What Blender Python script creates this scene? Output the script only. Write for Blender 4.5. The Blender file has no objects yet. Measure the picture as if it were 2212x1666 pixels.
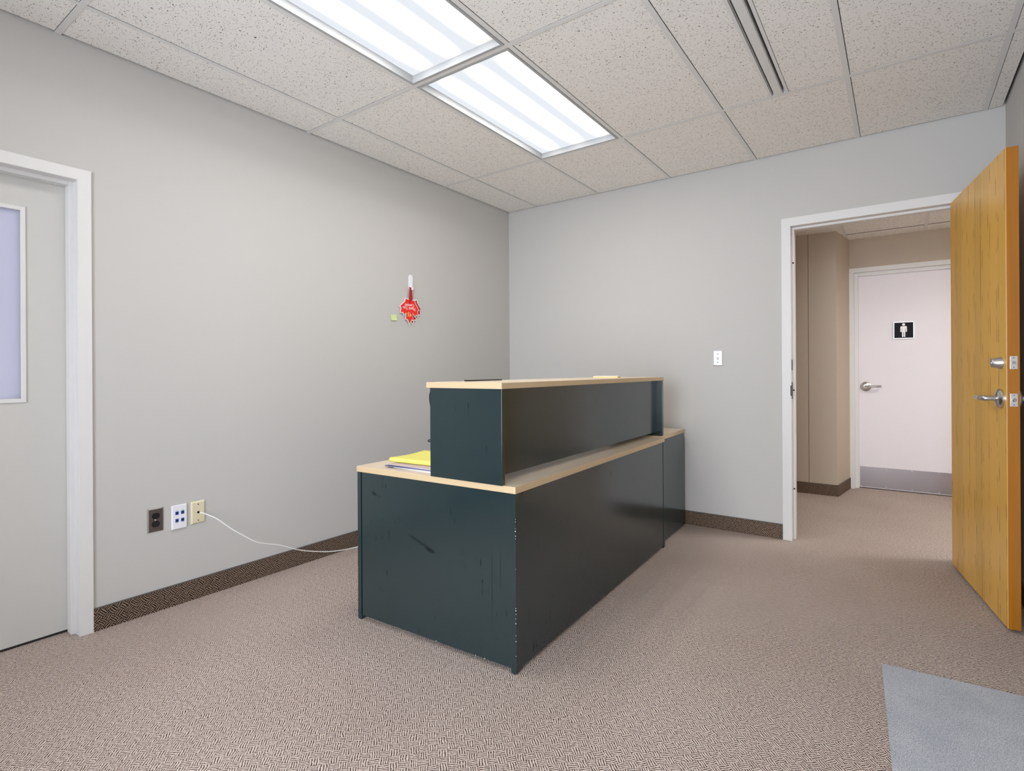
import bpy, bmesh, math, random
from mathutils import Vector, Matrix, Euler

# ------------------------------------------------------------------ camera, world, exposure
scn = bpy.context.scene
COL = scn.collection
FW, FH = 2212, 1666
F_PX, PX, PY = 1170.878, 1106.0, 801.75
YAW, ROLL = 0.6213, -0.0058
CAM = Vector((2.9546, -4.091, 1.1618))
c_, s_ = math.cos(YAW), math.sin(YAW)
_fw = Vector((-s_, c_, 0)); _rt = Vector((c_, s_, 0)); _up = Vector((0, 0, 1))
_r3 = _rt * math.cos(ROLL) + _up * math.sin(ROLL)
_u3 = _up * math.cos(ROLL) - _rt * math.sin(ROLL)
cam_d = bpy.data.cameras.new('camera'); cam = bpy.data.objects.new('camera', cam_d); COL.objects.link(cam)
cam_d.sensor_width = 36.0; cam_d.lens = F_PX / FW * 36.0
cam_d.shift_y = -(FH / 2 - PY) / FW
cam_d.clip_start = 0.02; cam_d.clip_end = 200
m = Matrix((_r3, _u3, -_fw)).transposed().to_4x4(); m.translation = CAM
cam.matrix_world = m
scn.camera = cam

world = bpy.data.worlds.new('daylight'); scn.world = world; world.use_nodes = True
bgn = world.node_tree.nodes['Background']
bgn.inputs['Color'].default_value = (0.86, 0.89, 1.0, 1); bgn.inputs['Strength'].default_value = 8.5

scn.view_settings.view_transform = 'Standard'; scn.view_settings.look = 'None'
scn.view_settings.gamma = 1.0; scn.view_settings.use_curve_mapping = False
scn.view_settings.exposure = 1.30
scn.cycles.use_denoising = True
scn.cycles.max_bounces = 10; scn.cycles.diffuse_bounces = 7; scn.cycles.glossy_bounces = 4
scn.cycles.transparent_max_bounces = 12; scn.cycles.sample_clamp_indirect = 6.0
LAMP = 13.0         # radiance of the fluorescent tubes seen through the prismatic lens

def ray(u, v):
    return _fw + _r3 * ((u - PX) / F_PX) - _u3 * ((v - PY) / F_PX)
def hit(u, v, ax, val):
    d = ray(u, v); t = (val - CAM[ax]) / d[ax]; return CAM + d * t

# ------------------------------------------------------------------ dimensions (metres)
H = 2.632                       # ceiling
XR, YB = 3.443, -5.9            # right wall, wall behind the camera
WT = 0.145                      # wall thickness
GX = [0.3066 + 0.6096 * i for i in range(6)]
GY = [-0.887 - 1.2192 * i for i in range(5)]
HH = 2.42                       # corridor ceiling

# ------------------------------------------------------------------ materials
def lin(r, g, b):
    f = lambda c: c / 12.92 if c <= 0.04045 else ((c + 0.055) / 1.055) ** 2.4
    return (f(r / 255), f(g / 255), f(b / 255), 1)

class NT:
    def __init__(self, name):
        self.m = bpy.data.materials.new(name); self.m.use_nodes = True
        self.t = self.m.node_tree; self.b = self.t.nodes['Principled BSDF']
        self.out = self.t.nodes['Material Output']
    def n(self, typ, **kw):
        nd = self.t.nodes.new(typ)
        for k, v in kw.items():
            if k.startswith('i_'):
                key = k[2:]
                key = int(key) if key.isdigit() else key.replace('_', ' ')
                nd.inputs[key].default_value = v
            else: setattr(nd, k, v)
        return nd
    def l(self, a, b): self.t.links.new(a, b)
    def math(self, op, a, b=None, c=None, clamp=False):
        nd = self.t.nodes.new('ShaderNodeMath'); nd.operation = op; nd.use_clamp = clamp
        for i, x in enumerate((a, b, c)):
            if x is None: continue
            if isinstance(x, (int, float)): nd.inputs[i].default_value = x
            else: self.l(x, nd.inputs[i])
        return nd.outputs[0]
    def ramp(self, fac, stops, interp='LINEAR'):
        nd = self.t.nodes.new('ShaderNodeValToRGB'); cr = nd.color_ramp; cr.interpolation = interp
        while len(cr.elements) < len(stops): cr.elements.new(0.5)
        for e, (p, c) in zip(cr.elements, stops): e.position = p; e.color = c
        self.l(fac, nd.inputs[0]); return nd.outputs[0]
    def mix(self, fac, a, b, blend='MIX'):
        nd = self.t.nodes.new('ShaderNodeMix'); nd.data_type = 'RGBA'; nd.blend_type = blend
        for i, x in ((0, fac), (6, a), (7, b)):
            if isinstance(x, (int, float, tuple)): nd.inputs[i].default_value = x
            else: self.l(x, nd.inputs[i])
        return nd.outputs[2]
    def bump(self, h, strength=0.3, dist=0.002):
        nd = self.n('ShaderNodeBump', i_Strength=strength, i_Distance=dist)
        self.l(h, nd.inputs['Height']); self.l(nd.outputs[0], self.b.inputs['Normal'])
    def pos(self): return self.n('ShaderNodeNewGeometry').outputs['Position']
    def oco(self): return self.n('ShaderNodeTexCoord').outputs['Object']

M = {}
def simple(name, col, rough=0.5, metal=0.0, spec=0.5, noise=0.0, scale=30, bump=0.0, coat=0.0):
    t = NT(name); t.b.inputs['Roughness'].default_value = rough; t.b.inputs['Metallic'].default_value = metal
    t.b.inputs['Specular IOR Level'].default_value = spec; t.b.inputs['Coat Weight'].default_value = coat
    nz = t.n('ShaderNodeTexNoise', i_Scale=scale, i_Detail=4.0); t.l(t.oco(), nz.inputs['Vector'])
    k = 1 - noise
    c = t.mix(nz.outputs[0], (col[0] * k, col[1] * k, col[2] * k, 1), (min(1, col[0] * (2 - k)), min(1, col[1] * (2 - k)), min(1, col[2] * (2 - k)), 1))
    t.l(c, t.b.inputs['Base Color'])
    if bump: t.bump(nz.outputs[0], bump, 0.001)
    M[name] = t.m; return t.m

simple('wall_paint', (0.530, 0.520, 0.497), 0.72, noise=0.015, scale=180, bump=0.05, spec=0.25)
simple('corridor_paint', (0.50, 0.43, 0.35), 0.75, noise=0.03, scale=250, bump=0.15, spec=0.2)
simple('frame_paint', (0.69, 0.68, 0.665), 0.42, noise=0.01, scale=40)
simple('door_paint', (0.56, 0.55, 0.52), 0.5, noise=0.01, scale=25)
simple('mens_door_paint', (0.78, 0.74, 0.77), 0.5, noise=0.01, scale=25)
simple('grid_white', (0.72, 0.715, 0.70), 0.5, noise=0.01)
simple('fixture_white', (0.40, 0.41, 0.415), 0.4, noise=0.01)
simple('plenum_dark', (0.03, 0.028, 0.025), 0.9)
simple('satin_chrome', (0.62, 0.61, 0.60), 0.28, 1.0, noise=0.05, scale=200)
simple('brushed_steel', (0.42, 0.39, 0.40), 0.25, 1.0, noise=0.06, scale=120)
simple('bright_plate', (0.74, 0.73, 0.72), 0.38, 1.0, noise=0.03)
simple('dark_metal', (0.05, 0.045, 0.045), 0.45, 0.6)
simple('outlet_steel', (0.24, 0.215, 0.20), 0.42, 1.0, noise=0.08, scale=150)
simple('black_plastic', (0.012, 0.011, 0.012), 0.35)
simple('rubber_black', (0.02, 0.018, 0.018), 0.8)
simple('white_plastic', (0.82, 0.82, 0.86), 0.35)
simple('ivory_plastic', (0.70, 0.64, 0.44), 0.4)
simple('blue_plastic', (0.02, 0.10, 0.40), 0.4)
simple('navy_hole', (0.006, 0.014, 0.06), 0.5)
simple('cable_white', (0.85, 0.85, 0.83), 0.4)
simple('tag_red', (0.80, 0.020, 0.008), 0.35, noise=0.03)
simple('tag_dark_red', (0.42, 0.004, 0.012), 0.35)
simple('tag_white', (0.88, 0.87, 0.86), 0.45)
simple('tag_gold', (0.85, 0.62, 0.16), 0.4)
simple('sticky_green', (0.62, 0.72, 0.32), 0.7)
simple('yellow_paper', (0.80, 0.74, 0.16), 0.55, noise=0.03)
simple('yellow_card', (0.86, 0.72, 0.36), 0.6)
simple('paper_white', (0.82, 0.82, 0.84), 0.7)
simple('paper_mauve', (0.52, 0.42, 0.42), 0.7)
simple('paper_navy', (0.09, 0.09, 0.20), 0.6)
simple('paper_grey', (0.42, 0.42, 0.48), 0.7)
simple('sign_black', (0.006, 0.006, 0.010), 0.6, spec=0.2)
simple('binding', (0.10, 0.09, 0.085), 0.7)
simple('text_ink', (0.10, 0.10, 0.13), 0.6)
simple('sand_edge', (0.62, 0.47, 0.28), 0.45, noise=0.04, scale=60)
simple('alu', (0.45, 0.45, 0.46), 0.4, 0.9)
simple('chip', (0.55, 0.62, 0.64), 0.7)

def carpet(name, dark, light, upright=False, block=0.036, ribs=4.0, speck=0.5, lo=0.07, hi=0.62):
    t = NT(name); t.b.inputs['Roughness'].default_value = 0.95; t.b.inputs['Specular IOR Level'].default_value = 0.08
    p = t.pos()
    if upright:
        s = t.n('ShaderNodeSeparateXYZ'); t.l(p, s.inputs[0])
        cb = t.n('ShaderNodeCombineXYZ'); t.l(t.math('ADD', s.outputs[0], s.outputs[1]), cb.inputs[0]); t.l(s.outputs[2], cb.inputs[1])
        p = cb.outputs[0]
    # gentle wobble of the yarns
    nz = t.n('ShaderNodeTexNoise', i_Scale=22.0, i_Detail=2.0); t.l(p, nz.inputs['Vector'])
    wob = t.n('ShaderNodeVectorMath', operation='SCALE'); t.l(nz.outputs['Color'], wob.inputs[0]); wob.inputs['Scale'].default_value = 0.014
    ad = t.n('ShaderNodeVectorMath', operation='ADD'); t.l(p, ad.inputs[0]); t.l(wob.outputs[0], ad.inputs[1])
    mp = t.n('ShaderNodeMapping'); mp.inputs['Rotation'].default_value = (0, 0, math.radians(45)); mp.inputs['Scale'].default_value = (1 / block,) * 3
    t.l(ad.outputs[0], mp.inputs['Vector'])
    s = t.n('ShaderNodeSeparateXYZ'); t.l(mp.outputs[0], s.inputs[0])
    X, Y = s.outputs[0], s.outputs[1]
    ck = t.math('ABSOLUTE', t.math('MODULO', t.math('ADD', t.math('FLOOR', X), t.math('FLOOR', Y)), 2.0))
    ck = t.math('GREATER_THAN', ck, 0.5)
    sx = t.math('COSINE', t.math('MULTIPLY', X, 2 * math.pi * ribs)); sy = t.math('COSINE', t.math('MULTIPLY', Y, 2 * math.pi * ribs))
    st = t.math('ADD', t.math('MULTIPLY', sx, ck), t.math('MULTIPLY', sy, t.math('SUBTRACT', 1.0, ck)))
    st = t.math('ADD', t.math('MULTIPLY', st, -0.5), 0.5)            # 0 groove .. 1 rib
    fx = t.math('ABSOLUTE', t.math('SUBTRACT', t.math('FRACT', X), 0.5)); fy = t.math('ABSOLUTE', t.math('SUBTRACT', t.math('FRACT', Y), 0.5))
    edge = t.math('SUBTRACT', 1.0, t.math('MULTIPLY', t.math('SUBTRACT', t.math('MAXIMUM', fx, fy), 0.44), 9.0, clamp=True))
    n2 = t.n('ShaderNodeTexNoise', i_Scale=330.0, i_Detail=3.0, i_Roughness=0.7); t.l(p, n2.inputs['Vector'])
    h = t.math('MULTIPLY', st, t.math('ADD', t.math('MULTIPLY', edge, 0.45), 0.55))
    h = t.math('ADD', h, t.math('MULTIPLY', t.math('SUBTRACT', n2.outputs[0], 0.5), speck * 2))
    n5 = t.n('ShaderNodeTexNoise', i_Scale=100.0, i_Detail=2.0, i_Roughness=0.65); t.l(p, n5.inputs['Vector'])
    h = t.math('ADD', h, t.math('MULTIPLY', t.math('SUBTRACT', n5.outputs[0], 0.5), 1.25))
    n3 = t.n('ShaderNodeTexNoise', i_Scale=1.6, i_Detail=3.0); t.l(p, n3.inputs['Vector'])
    c = t.ramp(h, [(lo, dark), (hi, light)])
    dirt = t.ramp(n3.outputs[0], [(0.3, (0.92, 0.90, 0.90, 1)), (0.7, (1, 1, 1, 1))])
    c = t.mix(1.0, c, dirt, 'MULTIPLY')
    t.l(c, t.b.inputs['Base Color']); t.bump(h, 0.55, 0.003)
    M[name] = t.m
carpet('carpet', (0.060, 0.034, 0.025, 1), (0.70, 0.595, 0.525, 1), block=0.029, ribs=4.0, speck=0.8)
carpet('carpet_base', (0.016, 0.0095, 0.0065, 1), (0.34, 0.25, 0.185, 1), upright=True, block=0.030, ribs=3.5, speck=0.5, lo=0.22, hi=0.90)

def ceiling_tile_mat():
    t = NT('ceiling_tile'); t.b.inputs['Roughness'].default_value = 0.9; t.b.inputs['Specular IOR Level'].default_value = 0.15
    p = t.pos()
    nz = t.n('ShaderNodeTexNoise', i_Scale=60.0, i_Detail=3.0); t.l(p, nz.inputs['Vector'])
    wob = t.n('ShaderNodeVectorMath', operation='SCALE'); t.l(nz.outputs['Color'], wob.inputs[0]); wob.inputs['Scale'].default_value = 0.022
    ad = t.n('ShaderNodeVectorMath', operation='ADD'); t.l(p, ad.inputs[0]); t.l(wob.outputs[0], ad.inputs[1])
    holes = None
    for rot, sc, off in ((20, (70, 160, 1), 0.0), (-55, (75, 170, 1), 3.3), (80, (130, 130, 1), 7.7)):
        mp = t.n('ShaderNodeMapping'); mp.inputs['Rotation'].default_value = (0, 0, math.radians(rot)); mp.inputs['Scale'].default_value = sc
        mp.inputs['Location'].default_value = (off, off * 2, 0.0)
        fl = t.n('ShaderNodeVectorMath', operation='MULTIPLY'); t.l(ad.outputs[0], fl.inputs[0]); fl.inputs[1].default_value = (1, 1, 0)
        t.l(fl.outputs[0], mp.inputs['Vector'])
        vo = t.n('ShaderNodeTexVoronoi', voronoi_dimensions='2D', i_Scale=1.0); t.l(mp.outputs[0], vo.inputs['Vector'])
        cs = t.n('ShaderNodeSeparateColor'); t.l(vo.outputs['Color'], cs.inputs[0])
        rad = t.math('MULTIPLY', t.math('SUBTRACT', cs.outputs[0], 0.70), 0.80)   # most cells carry no hole
        d = t.math('MULTIPLY', t.math('SUBTRACT', rad, vo.outputs['Distance']), 22.0, clamp=True)
        holes = d if holes is None else t.math('MAXIMUM', holes, d)
    n2 = t.n('ShaderNodeTexNoise', i_Scale=300.0, i_Detail=2.0); t.l(p, n2.inputs['Vector'])
    base = t.mix(n2.outputs[0], (0.83, 0.81, 0.775, 1), (0.88, 0.86, 0.825, 1))
    t.l(t.mix(holes, base, (0.045, 0.034, 0.024, 1)), t.b.inputs['Base Color'])
    t.bump(t.math('SUBTRACT', 1.0, holes), 0.4, 0.002)
    M['ceiling_tile'] = t.m
ceiling_tile_mat()

def laminate(name, worn):
    t = NT(name); t.b.inputs['Roughness'].default_value = 0.20
    o = t.oco()
    mp = t.n('ShaderNodeMapping'); mp.inputs['Scale'].default_value = (1, 1, 0.16); t.l(o, mp.inputs['Vector'])
    n1 = t.n('ShaderNodeTexNoise', i_Scale=75.0, i_Detail=4.0, i_Roughness=0.55); t.l(mp.outputs[0], n1.inputs['Vector'])
    n2 = t.n('ShaderNodeTexNoise', i_Scale=5.0, i_Detail=4.0); t.l(o, n2.inputs['Vector'])
    n3 = t.n('ShaderNodeTexNoise', i_Scale=16.0, i_Detail=5.0); t.l(o, n3.inputs['Vector'])
    n4 = t.n('ShaderNodeTexNoise', i_Scale=900.0, i_Detail=1.0); t.l(o, n4.inputs['Vector'])
    sc = t.math('MULTIPLY', t.ramp(n1.outputs[0], [(0.66, (0, 0, 0, 1)), (0.70, (1, 1, 1, 1))]), t.ramp(n2.outputs[0], [(0.42, (0, 0, 0, 1)), (0.58, (1, 1, 1, 1))]))
    if worn:
        # rubbed smears at knee height on the end of the desk: (a, z, half length, half height, slope)
        s = t.n('ShaderNodeSeparateXYZ'); t.l(o, s.inputs[0])
        for a, z, ra, rz, k in ((-0.50, 0.425, 0.075, 0.009, -0.32), (-0.44, 0.400, 0.032, 0.010, -0.20), (-0.78, 0.600, 0.022, 0.010, -0.3), (-0.115, 0.33, 0.0016, 0.16, 0.0), (-0.075, 0.38, 0.0012, 0.09, 0.0)):
            dx = t.math('DIVIDE', t.math('SUBTRACT', s.outputs[0], a), ra)
            dz = t.math('DIVIDE', t.math('SUBTRACT', s.outputs[2], t.math('ADD', z, t.math('MULTIPLY', t.math('SUBTRACT', s.outputs[0], a), k))), rz)
            d = t.math('ADD', t.math('MULTIPLY', dx, dx), t.math('MULTIPLY', dz, dz))
            d = t.math('MULTIPLY', t.math('SUBTRACT', t.math('ADD', 0.62, t.math('MULTIPLY', n3.outputs[0], 0.9)), d), 1.3, clamp=True)
            sc = t.math('MAXIMUM', sc, t.math('MULTIPLY', d, 0.75 if ra < 0.05 else 0.5))
    c = t.mix(n2.outputs[0], (0.0085, 0.0235, 0.0280, 1), (0.0120, 0.0290, 0.0310, 1))
    c = t.mix(sc, c, (0.003, 0.004, 0.004, 1))
    t.l(c, t.b.inputs['Base Color'])
    t.l(t.math('ADD', t.math('MULTIPLY', n2.outputs[0], 0.08), 0.13), t.b.inputs['Roughness'])
    t.l(t.math('MULTIPLY', t.math('SUBTRACT', 1.0, t.math('MULTIPLY', sc, 0.75)), 0.9), t.b.inputs['Specular IOR Level'])
    t.bump(n4.outputs[0], 0.06, 0.0004)
    M[name] = t.m
laminate('desk_green', False); laminate('desk_green_worn', True)

def maple():
    t = NT('maple_laminate'); t.b.inputs['Roughness'].default_value = 0.38
    o = t.oco(); mp = t.n('ShaderNodeMapping'); mp.inputs['Scale'].default_value = (26, 1.6, 26); t.l(o, mp.inputs['Vector'])
    n1 = t.n('ShaderNodeTexNoise', i_Scale=2.2, i_Detail=5.0); t.l(mp.outputs[0], n1.inputs['Vector'])
    t.l(t.mix(n1.outputs[0], (0.66, 0.53, 0.385, 1), (0.76, 0.645, 0.49, 1)), t.b.inputs['Base Color'])
    M['maple_laminate'] = t.m
maple()

def wood(name, a, b, dark, rough, coat):
    t = NT(name); t.b.inputs['Roughness'].default_value = rough; t.b.inputs['Coat Weight'].default_value = coat; t.b.inputs['Coat Roughness'].default_value = 0.18
    o = t.oco()
    mp = t.n('ShaderNodeMapping'); mp.inputs['Scale'].default_value = (30, 30, 1.1); t.l(o, mp.inputs['Vector'])
    n1 = t.n('ShaderNodeTexNoise', i_Scale=1.4, i_Detail=7.0, i_Roughness=0.6); t.l(mp.outputs[0], n1.inputs['Vector'])
    s = t.n('ShaderNodeSeparateXYZ'); t.l(o, s.inputs[0])
    # veneer leaves about 11 cm wide, mirrored at each joint, dark gum pockets along the joints
    q = t.math('DIVIDE', s.outputs[0], 0.112)
    jit = t.n('ShaderNodeTexWhiteNoise', noise_dimensions='1D'); t.l(t.math('FLOOR', q), jit.inputs['W'])
    fr = t.math('ABSOLUTE', t.math('SUBTRACT', t.math('FRACT', q), 0.5))
    mp2 = t.n('ShaderNodeMapping'); mp2.inputs['Scale'].default_value = (9, 9, 4.2); t.l(o, mp2.inputs['Vector'])
    n2 = t.n('ShaderNodeTexNoise', i_Scale=1.7, i_Detail=3.0); t.l(mp2.outputs[0], n2.inputs['Vector'])
    near = t.math('MULTIPLY', t.math('SUBTRACT', 0.038, t.math('ABSOLUTE', t.math('SUBTRACT', fr, t.math('ADD', 0.36, t.math('MULTIPLY', n1.outputs[0], 0.04))))), 60.0, clamp=True)
    pocket = t.math('MULTIPLY', near, t.ramp(n2.outputs[0], [(0.50, (0, 0, 0, 1)), (0.58, (1, 1, 1, 1))]))
    c = t.mix(n1.outputs[0], a, b)
    tint = t.math('ADD', 0.90, t.math('MULTIPLY', jit.outputs[0], 0.14))
    tc = t.n('ShaderNodeCombineColor'); [t.l(tint, tc.inputs[i]) for i in range(3)]
    c = t.mix(1.0, c, tc.outputs[0], 'MULTIPLY')
    c = t.mix(t.math('MULTIPLY', pocket, 0.95), c, dark)
    t.l(c, t.b.inputs['Base Color']); M[name] = t.m
wood('golden_wood', (0.71, 0.385, 0.052, 1), (0.82, 0.485, 0.100, 1), (0.36, 0.125, 0.006, 1), 0.36, 0.10)
wood('edge_wood', (0.30, 0.098, 0.003, 1), (0.46, 0.175, 0.009, 1), (0.13, 0.030, 0.004, 1), 0.38, 0.1)

def mat_felt():
    t = NT('mat_grey'); t.b.inputs['Roughness'].default_value = 0.95; t.b.inputs['Specular IOR Level'].default_value = 0.1
    p = t.pos(); n1 = t.n('ShaderNodeTexNoise', i_Scale=330.0, i_Detail=4.0); t.l(p, n1.inputs['Vector'])
    n2 = t.n('ShaderNodeTexNoise', i_Scale=7.0, i_Detail=3.0); t.l(p, n2.inputs['Vector'])
    c = t.ramp(n1.outputs[0], [(0.30, (0.22, 0.23, 0.255, 1)), (0.5, (0.44, 0.455, 0.48, 1)), (0.72, (0.66, 0.68, 0.70, 1))])
    c = t.mix(1.0, c, t.ramp(n2.outputs[0], [(0.3, (0.86, 0.87, 0.9, 1)), (0.7, (1, 1, 1, 1))]), 'MULTIPLY')
    t.l(c, t.b.inputs['Base Color']); t.bump(n1.outputs[0], 0.5, 0.002); M['mat_grey'] = t.m
mat_felt()

def lens_mat(name, strength):
    # prismatic lens in front of the tubes: bright along each tube, less between them
    t = NT(name); o = t.oco(); s = t.n('ShaderNodeSeparateXYZ'); t.l(o, s.inputs[0])
    prof = t.math('POWER', t.math('ADD', 0.5, t.math('MULTIPLY', t.math('COSINE', t.math('MULTIPLY', t.math('SUBTRACT', s.outputs[0], 0.02), 2 * math.pi / 0.185)), 0.5)), 3.6)
    ey = t.math('POWER', t.math('MULTIPLY', t.math('SUBTRACT', 0.588, t.math('ABSOLUTE', s.outputs[1])), 6.0, clamp=True), 2.0)
    ex = t.math('POWER', t.math('MULTIPLY', t.math('SUBTRACT', 0.285, t.math('ABSOLUTE', s.outputs[0])), 9.0, clamp=True), 2.0)
    rib = t.math('ADD', 1.0, t.math('MULTIPLY', t.math('SINE', t.math('MULTIPLY', t.math('ADD', s.outputs[0], s.outputs[1]), 900.0)), 0.05))
    st = t.math('MULTIPLY', t.math('MULTIPLY', t.math('MULTIPLY', prof, ey), ex), strength)
    st = t.math('MULTIPLY', t.math('ADD', st, 0.36), rib)
    em = t.n('ShaderNodeEmission'); t.l(t.mix(t.math('MULTIPLY', prof, 4.0, clamp=True), (0.94, 0.98, 1.05, 1), (1.0, 0.970, 0.935, 1)), em.inputs[0]); t.l(st, em.inputs[1])
    t.l(em.outputs[0], t.out.inputs[0]); M[name] = t.m
lens_mat('lens', LAMP); lens_mat('lens_corridor', LAMP * 2.1)

def glass_mats():
    t = NT('frosted_glass')
    tr = t.n('ShaderNodeBsdfTranslucent'); tr.inputs[0].default_value = (0.215, 0.215, 0.245, 1)
    di = t.n('ShaderNodeBsdfDiffuse'); di.inputs[0].default_value = (0.62, 0.62, 0.70, 1)
    gl = t.n('ShaderNodeBsdfGlossy', i_Roughness=0.15)
    m1 = t.n('ShaderNodeMixShader'); m1.inputs[0].default_value = 0.5; t.l(tr.outputs[0], m1.inputs[1]); t.l(di.outputs[0], m1.inputs[2])
    m2 = t.n('ShaderNodeMixShader'); m2.inputs[0].default_value = 0.04; t.l(m1.outputs[0], m2.inputs[1]); t.l(gl.outputs[0], m2.inputs[2])
    t.l(m2.outputs[0], t.out.inputs[0]); M['frosted_glass'] = t.m
    t = NT('clear_glass')
    tp = t.n('ShaderNodeBsdfTransparent'); tp.inputs[0].default_value = (0.94, 0.96, 0.96, 1)
    gl = t.n('ShaderNodeBsdfGlossy', i_Roughness=0.02); fr = t.n('ShaderNodeFresnel', i_IOR=1.45)
    m1 = t.n('ShaderNodeMixShader'); t.l(fr.outputs[0], m1.inputs[0]); t.l(tp.outputs[0], m1.inputs[1]); t.l(gl.outputs[0], m1.inputs[2])
    t.l(m1.outputs[0], t.out.inputs[0]); M['clear_glass'] = t.m
glass_mats()

# ------------------------------------------------------------------ mesh helpers
def bm_new(): return bmesh.new()
def box(bm, x0, x1, y0, y1, z0, z1, bev=0.0, mi=0):
    vs = [bm.verts.new((x, y, z)) for z in (z0, z1) for y in (y0, y1) for x in (x0, x1)]
    fs = [(0, 2, 3, 1), (4, 5, 7, 6), (0, 1, 5, 4), (2, 6, 7, 3), (0, 4, 6, 2), (1, 3, 7, 5)]
    faces = [bm.faces.new([vs[i] for i in f]) for f in fs]
    for f in faces: f.material_index = mi
    if bev:
        es = list({e for f in faces for e in f.edges})
        bmesh.ops.bevel(bm, geom=es, offset=bev, segments=2, affect='EDGES', profile=0.6)
    return faces
def prism(bm, pts, z0, z1, mi=0):
    n = len(pts); a = [bm.verts.new((x, y, z0)) for x, y in pts]; b = [bm.verts.new((x, y, z1)) for x, y in pts]
    fs = [bm.faces.new(a[::-1]), bm.faces.new(b)] + [bm.faces.new((a[i], a[(i + 1) % n], b[(i + 1) % n], b[i])) for i in range(n)]
    for f in fs: f.material_index = mi
    return fs
def lathe(bm, prof, axis='Z', seg=28, org=(0, 0, 0)):
    # prof: (radius, height) pairs along the axis
    o = Vector(org); rings = []
    for r, h in prof:
        ring = []
        for k in range(seg):
            a = 2 * math.pi * k / seg; u, w = r * math.cos(a), r * math.sin(a)
            v = {'Z': (u, w, h), 'Y': (u, h, w), 'X': (h, u, w)}[axis]
            ring.append(bm.verts.new(o + Vector(v)))
        rings.append(ring)
    for A, B in zip(rings, rings[1:]):
        for k in range(seg): bm.faces.new((A[k], A[(k + 1) % seg], B[(k + 1) % seg], B[k]))
    bm.faces.new(rings[0][::-1]); bm.faces.new(rings[-1])
def tube(bm, pts, r, seg=10, flat=1.0):
    pts = [Vector(p) for p in pts]; rings = []
    n = len(pts); up = Vector((0.13, 0.21, 0.97)).normalized()
    for i, p in enumerate(pts):
        d = (pts[min(i + 1, n - 1)] - pts[max(i - 1, 0)]).normalized()
        a = d.cross(up)
        if a.length < 1e-4: a = d.cross(Vector((1, 0, 0)))
        a.normalize(); b = a.cross(d)
        rr = r[min(i, len(r) - 1)] if isinstance(r, (list, tuple)) else r
        rings.append([bm.verts.new(p + a * rr * math.cos(2 * math.pi * k / seg) + b * rr * flat * math.sin(2 * math.pi * k / seg)) for k in range(seg)])
    for A, B in zip(rings, rings[1:]):
        for k in range(seg): bm.faces.new((A[k], A[(k + 1) % seg], B[(k + 1) % seg], B[k]))
    bm.faces.new(rings[0][::-1]); bm.faces.new(rings[-1])
def spline(P, n=8):
    P = [Vector(p) for p in P]; out = []
    Q = [P[0] * 2 - P[1]] + P + [P[-1] * 2 - P[-2]]
    for i in range(1, len(Q) - 2):
        for k in range(n):
            t = k / n; a, b, c, d = Q[i - 1], Q[i], Q[i + 1], Q[i + 2]
            out.append(0.5 * ((2 * b) + (c - a) * t + (2 * a - 5 * b + 4 * c - d) * t * t + (3 * b - a - 3 * c + d) * t ** 3))
    return out + [P[-1]]
def obj(name, bm, mats, parent=None, smooth=False, loc=None, rot=None):
    bmesh.ops.recalc_face_normals(bm, faces=bm.faces)
    me = bpy.data.meshes.new(name); bm.to_mesh(me); bm.free()
    return link(name, me, mats, parent, smooth, loc, rot)
def link(name, me, mats, parent=None, smooth=False, loc=None, rot=None):
    if mats is not None:
        for mm in (mats if isinstance(mats, (list, tuple)) else [mats]): me.materials.append(M[mm])
    if smooth:
        for p in me.polygons: p.use_smooth = True
        me.set_sharp_from_angle(angle=math.radians(35))
    o = bpy.data.objects.new(name, me); COL.objects.link(o)
    if parent: o.parent = parent
    if loc: o.location = loc
    if rot: o.rotation_euler = rot
    return o
def copy(o, loc=None, parent=None, rot=None):
    c = o.copy(); COL.objects.link(c)
    if parent: c.parent = parent
    if loc is not None: c.location = loc
    if rot is not None: c.rotation_euler = rot
    return c
def empty(name, loc=(0, 0, 0), rz=0.0):
    o = bpy.data.objects.new(name, None); COL.objects.link(o); o.location = loc; o.rotation_euler = (0, 0, rz); o.empty_display_size = 0.1
    return o
def tag(o, label, cat, group=None, kind=None):
    o['label'] = label; o['category'] = cat
    if group: o['group'] = group
    if kind: o['kind'] = kind
    return o
def text_mesh(name, body, size, mat, parent, mtx, extrude=0.0004, align='CENTER', font_scale=(1, 1)):
    cu = bpy.data.curves.new(name, 'FONT'); cu.body = body; cu.size = size; cu.align_x = align; cu.align_y = 'CENTER'; cu.extrude = extrude
    cu.resolution_u = 3
    tmp = bpy.data.objects.new('tmp_text', cu); COL.objects.link(tmp)
    dg = bpy.context.evaluated_depsgraph_get(); me = bpy.data.meshes.new_from_object(tmp.evaluated_get(dg))
    bpy.data.objects.remove(tmp); bpy.data.curves.remove(cu); me.name = name
    me.materials.clear()
    o = link(name, me, mat, parent); o.matrix_local = mtx @ Matrix.Diagonal((font_scale[0], font_scale[1], 1, 1))
    return o

# ------------------------------------------------------------------ room shell
b = bm_new(); box(b, -0.5, 6.2, YB - 0.2, 2.4, -0.08, 0.0)
tag(obj('floor', b, 'carpet'), 'beige and brown basketweave loop carpet over the whole floor', 'floor', kind='structure')

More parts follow.
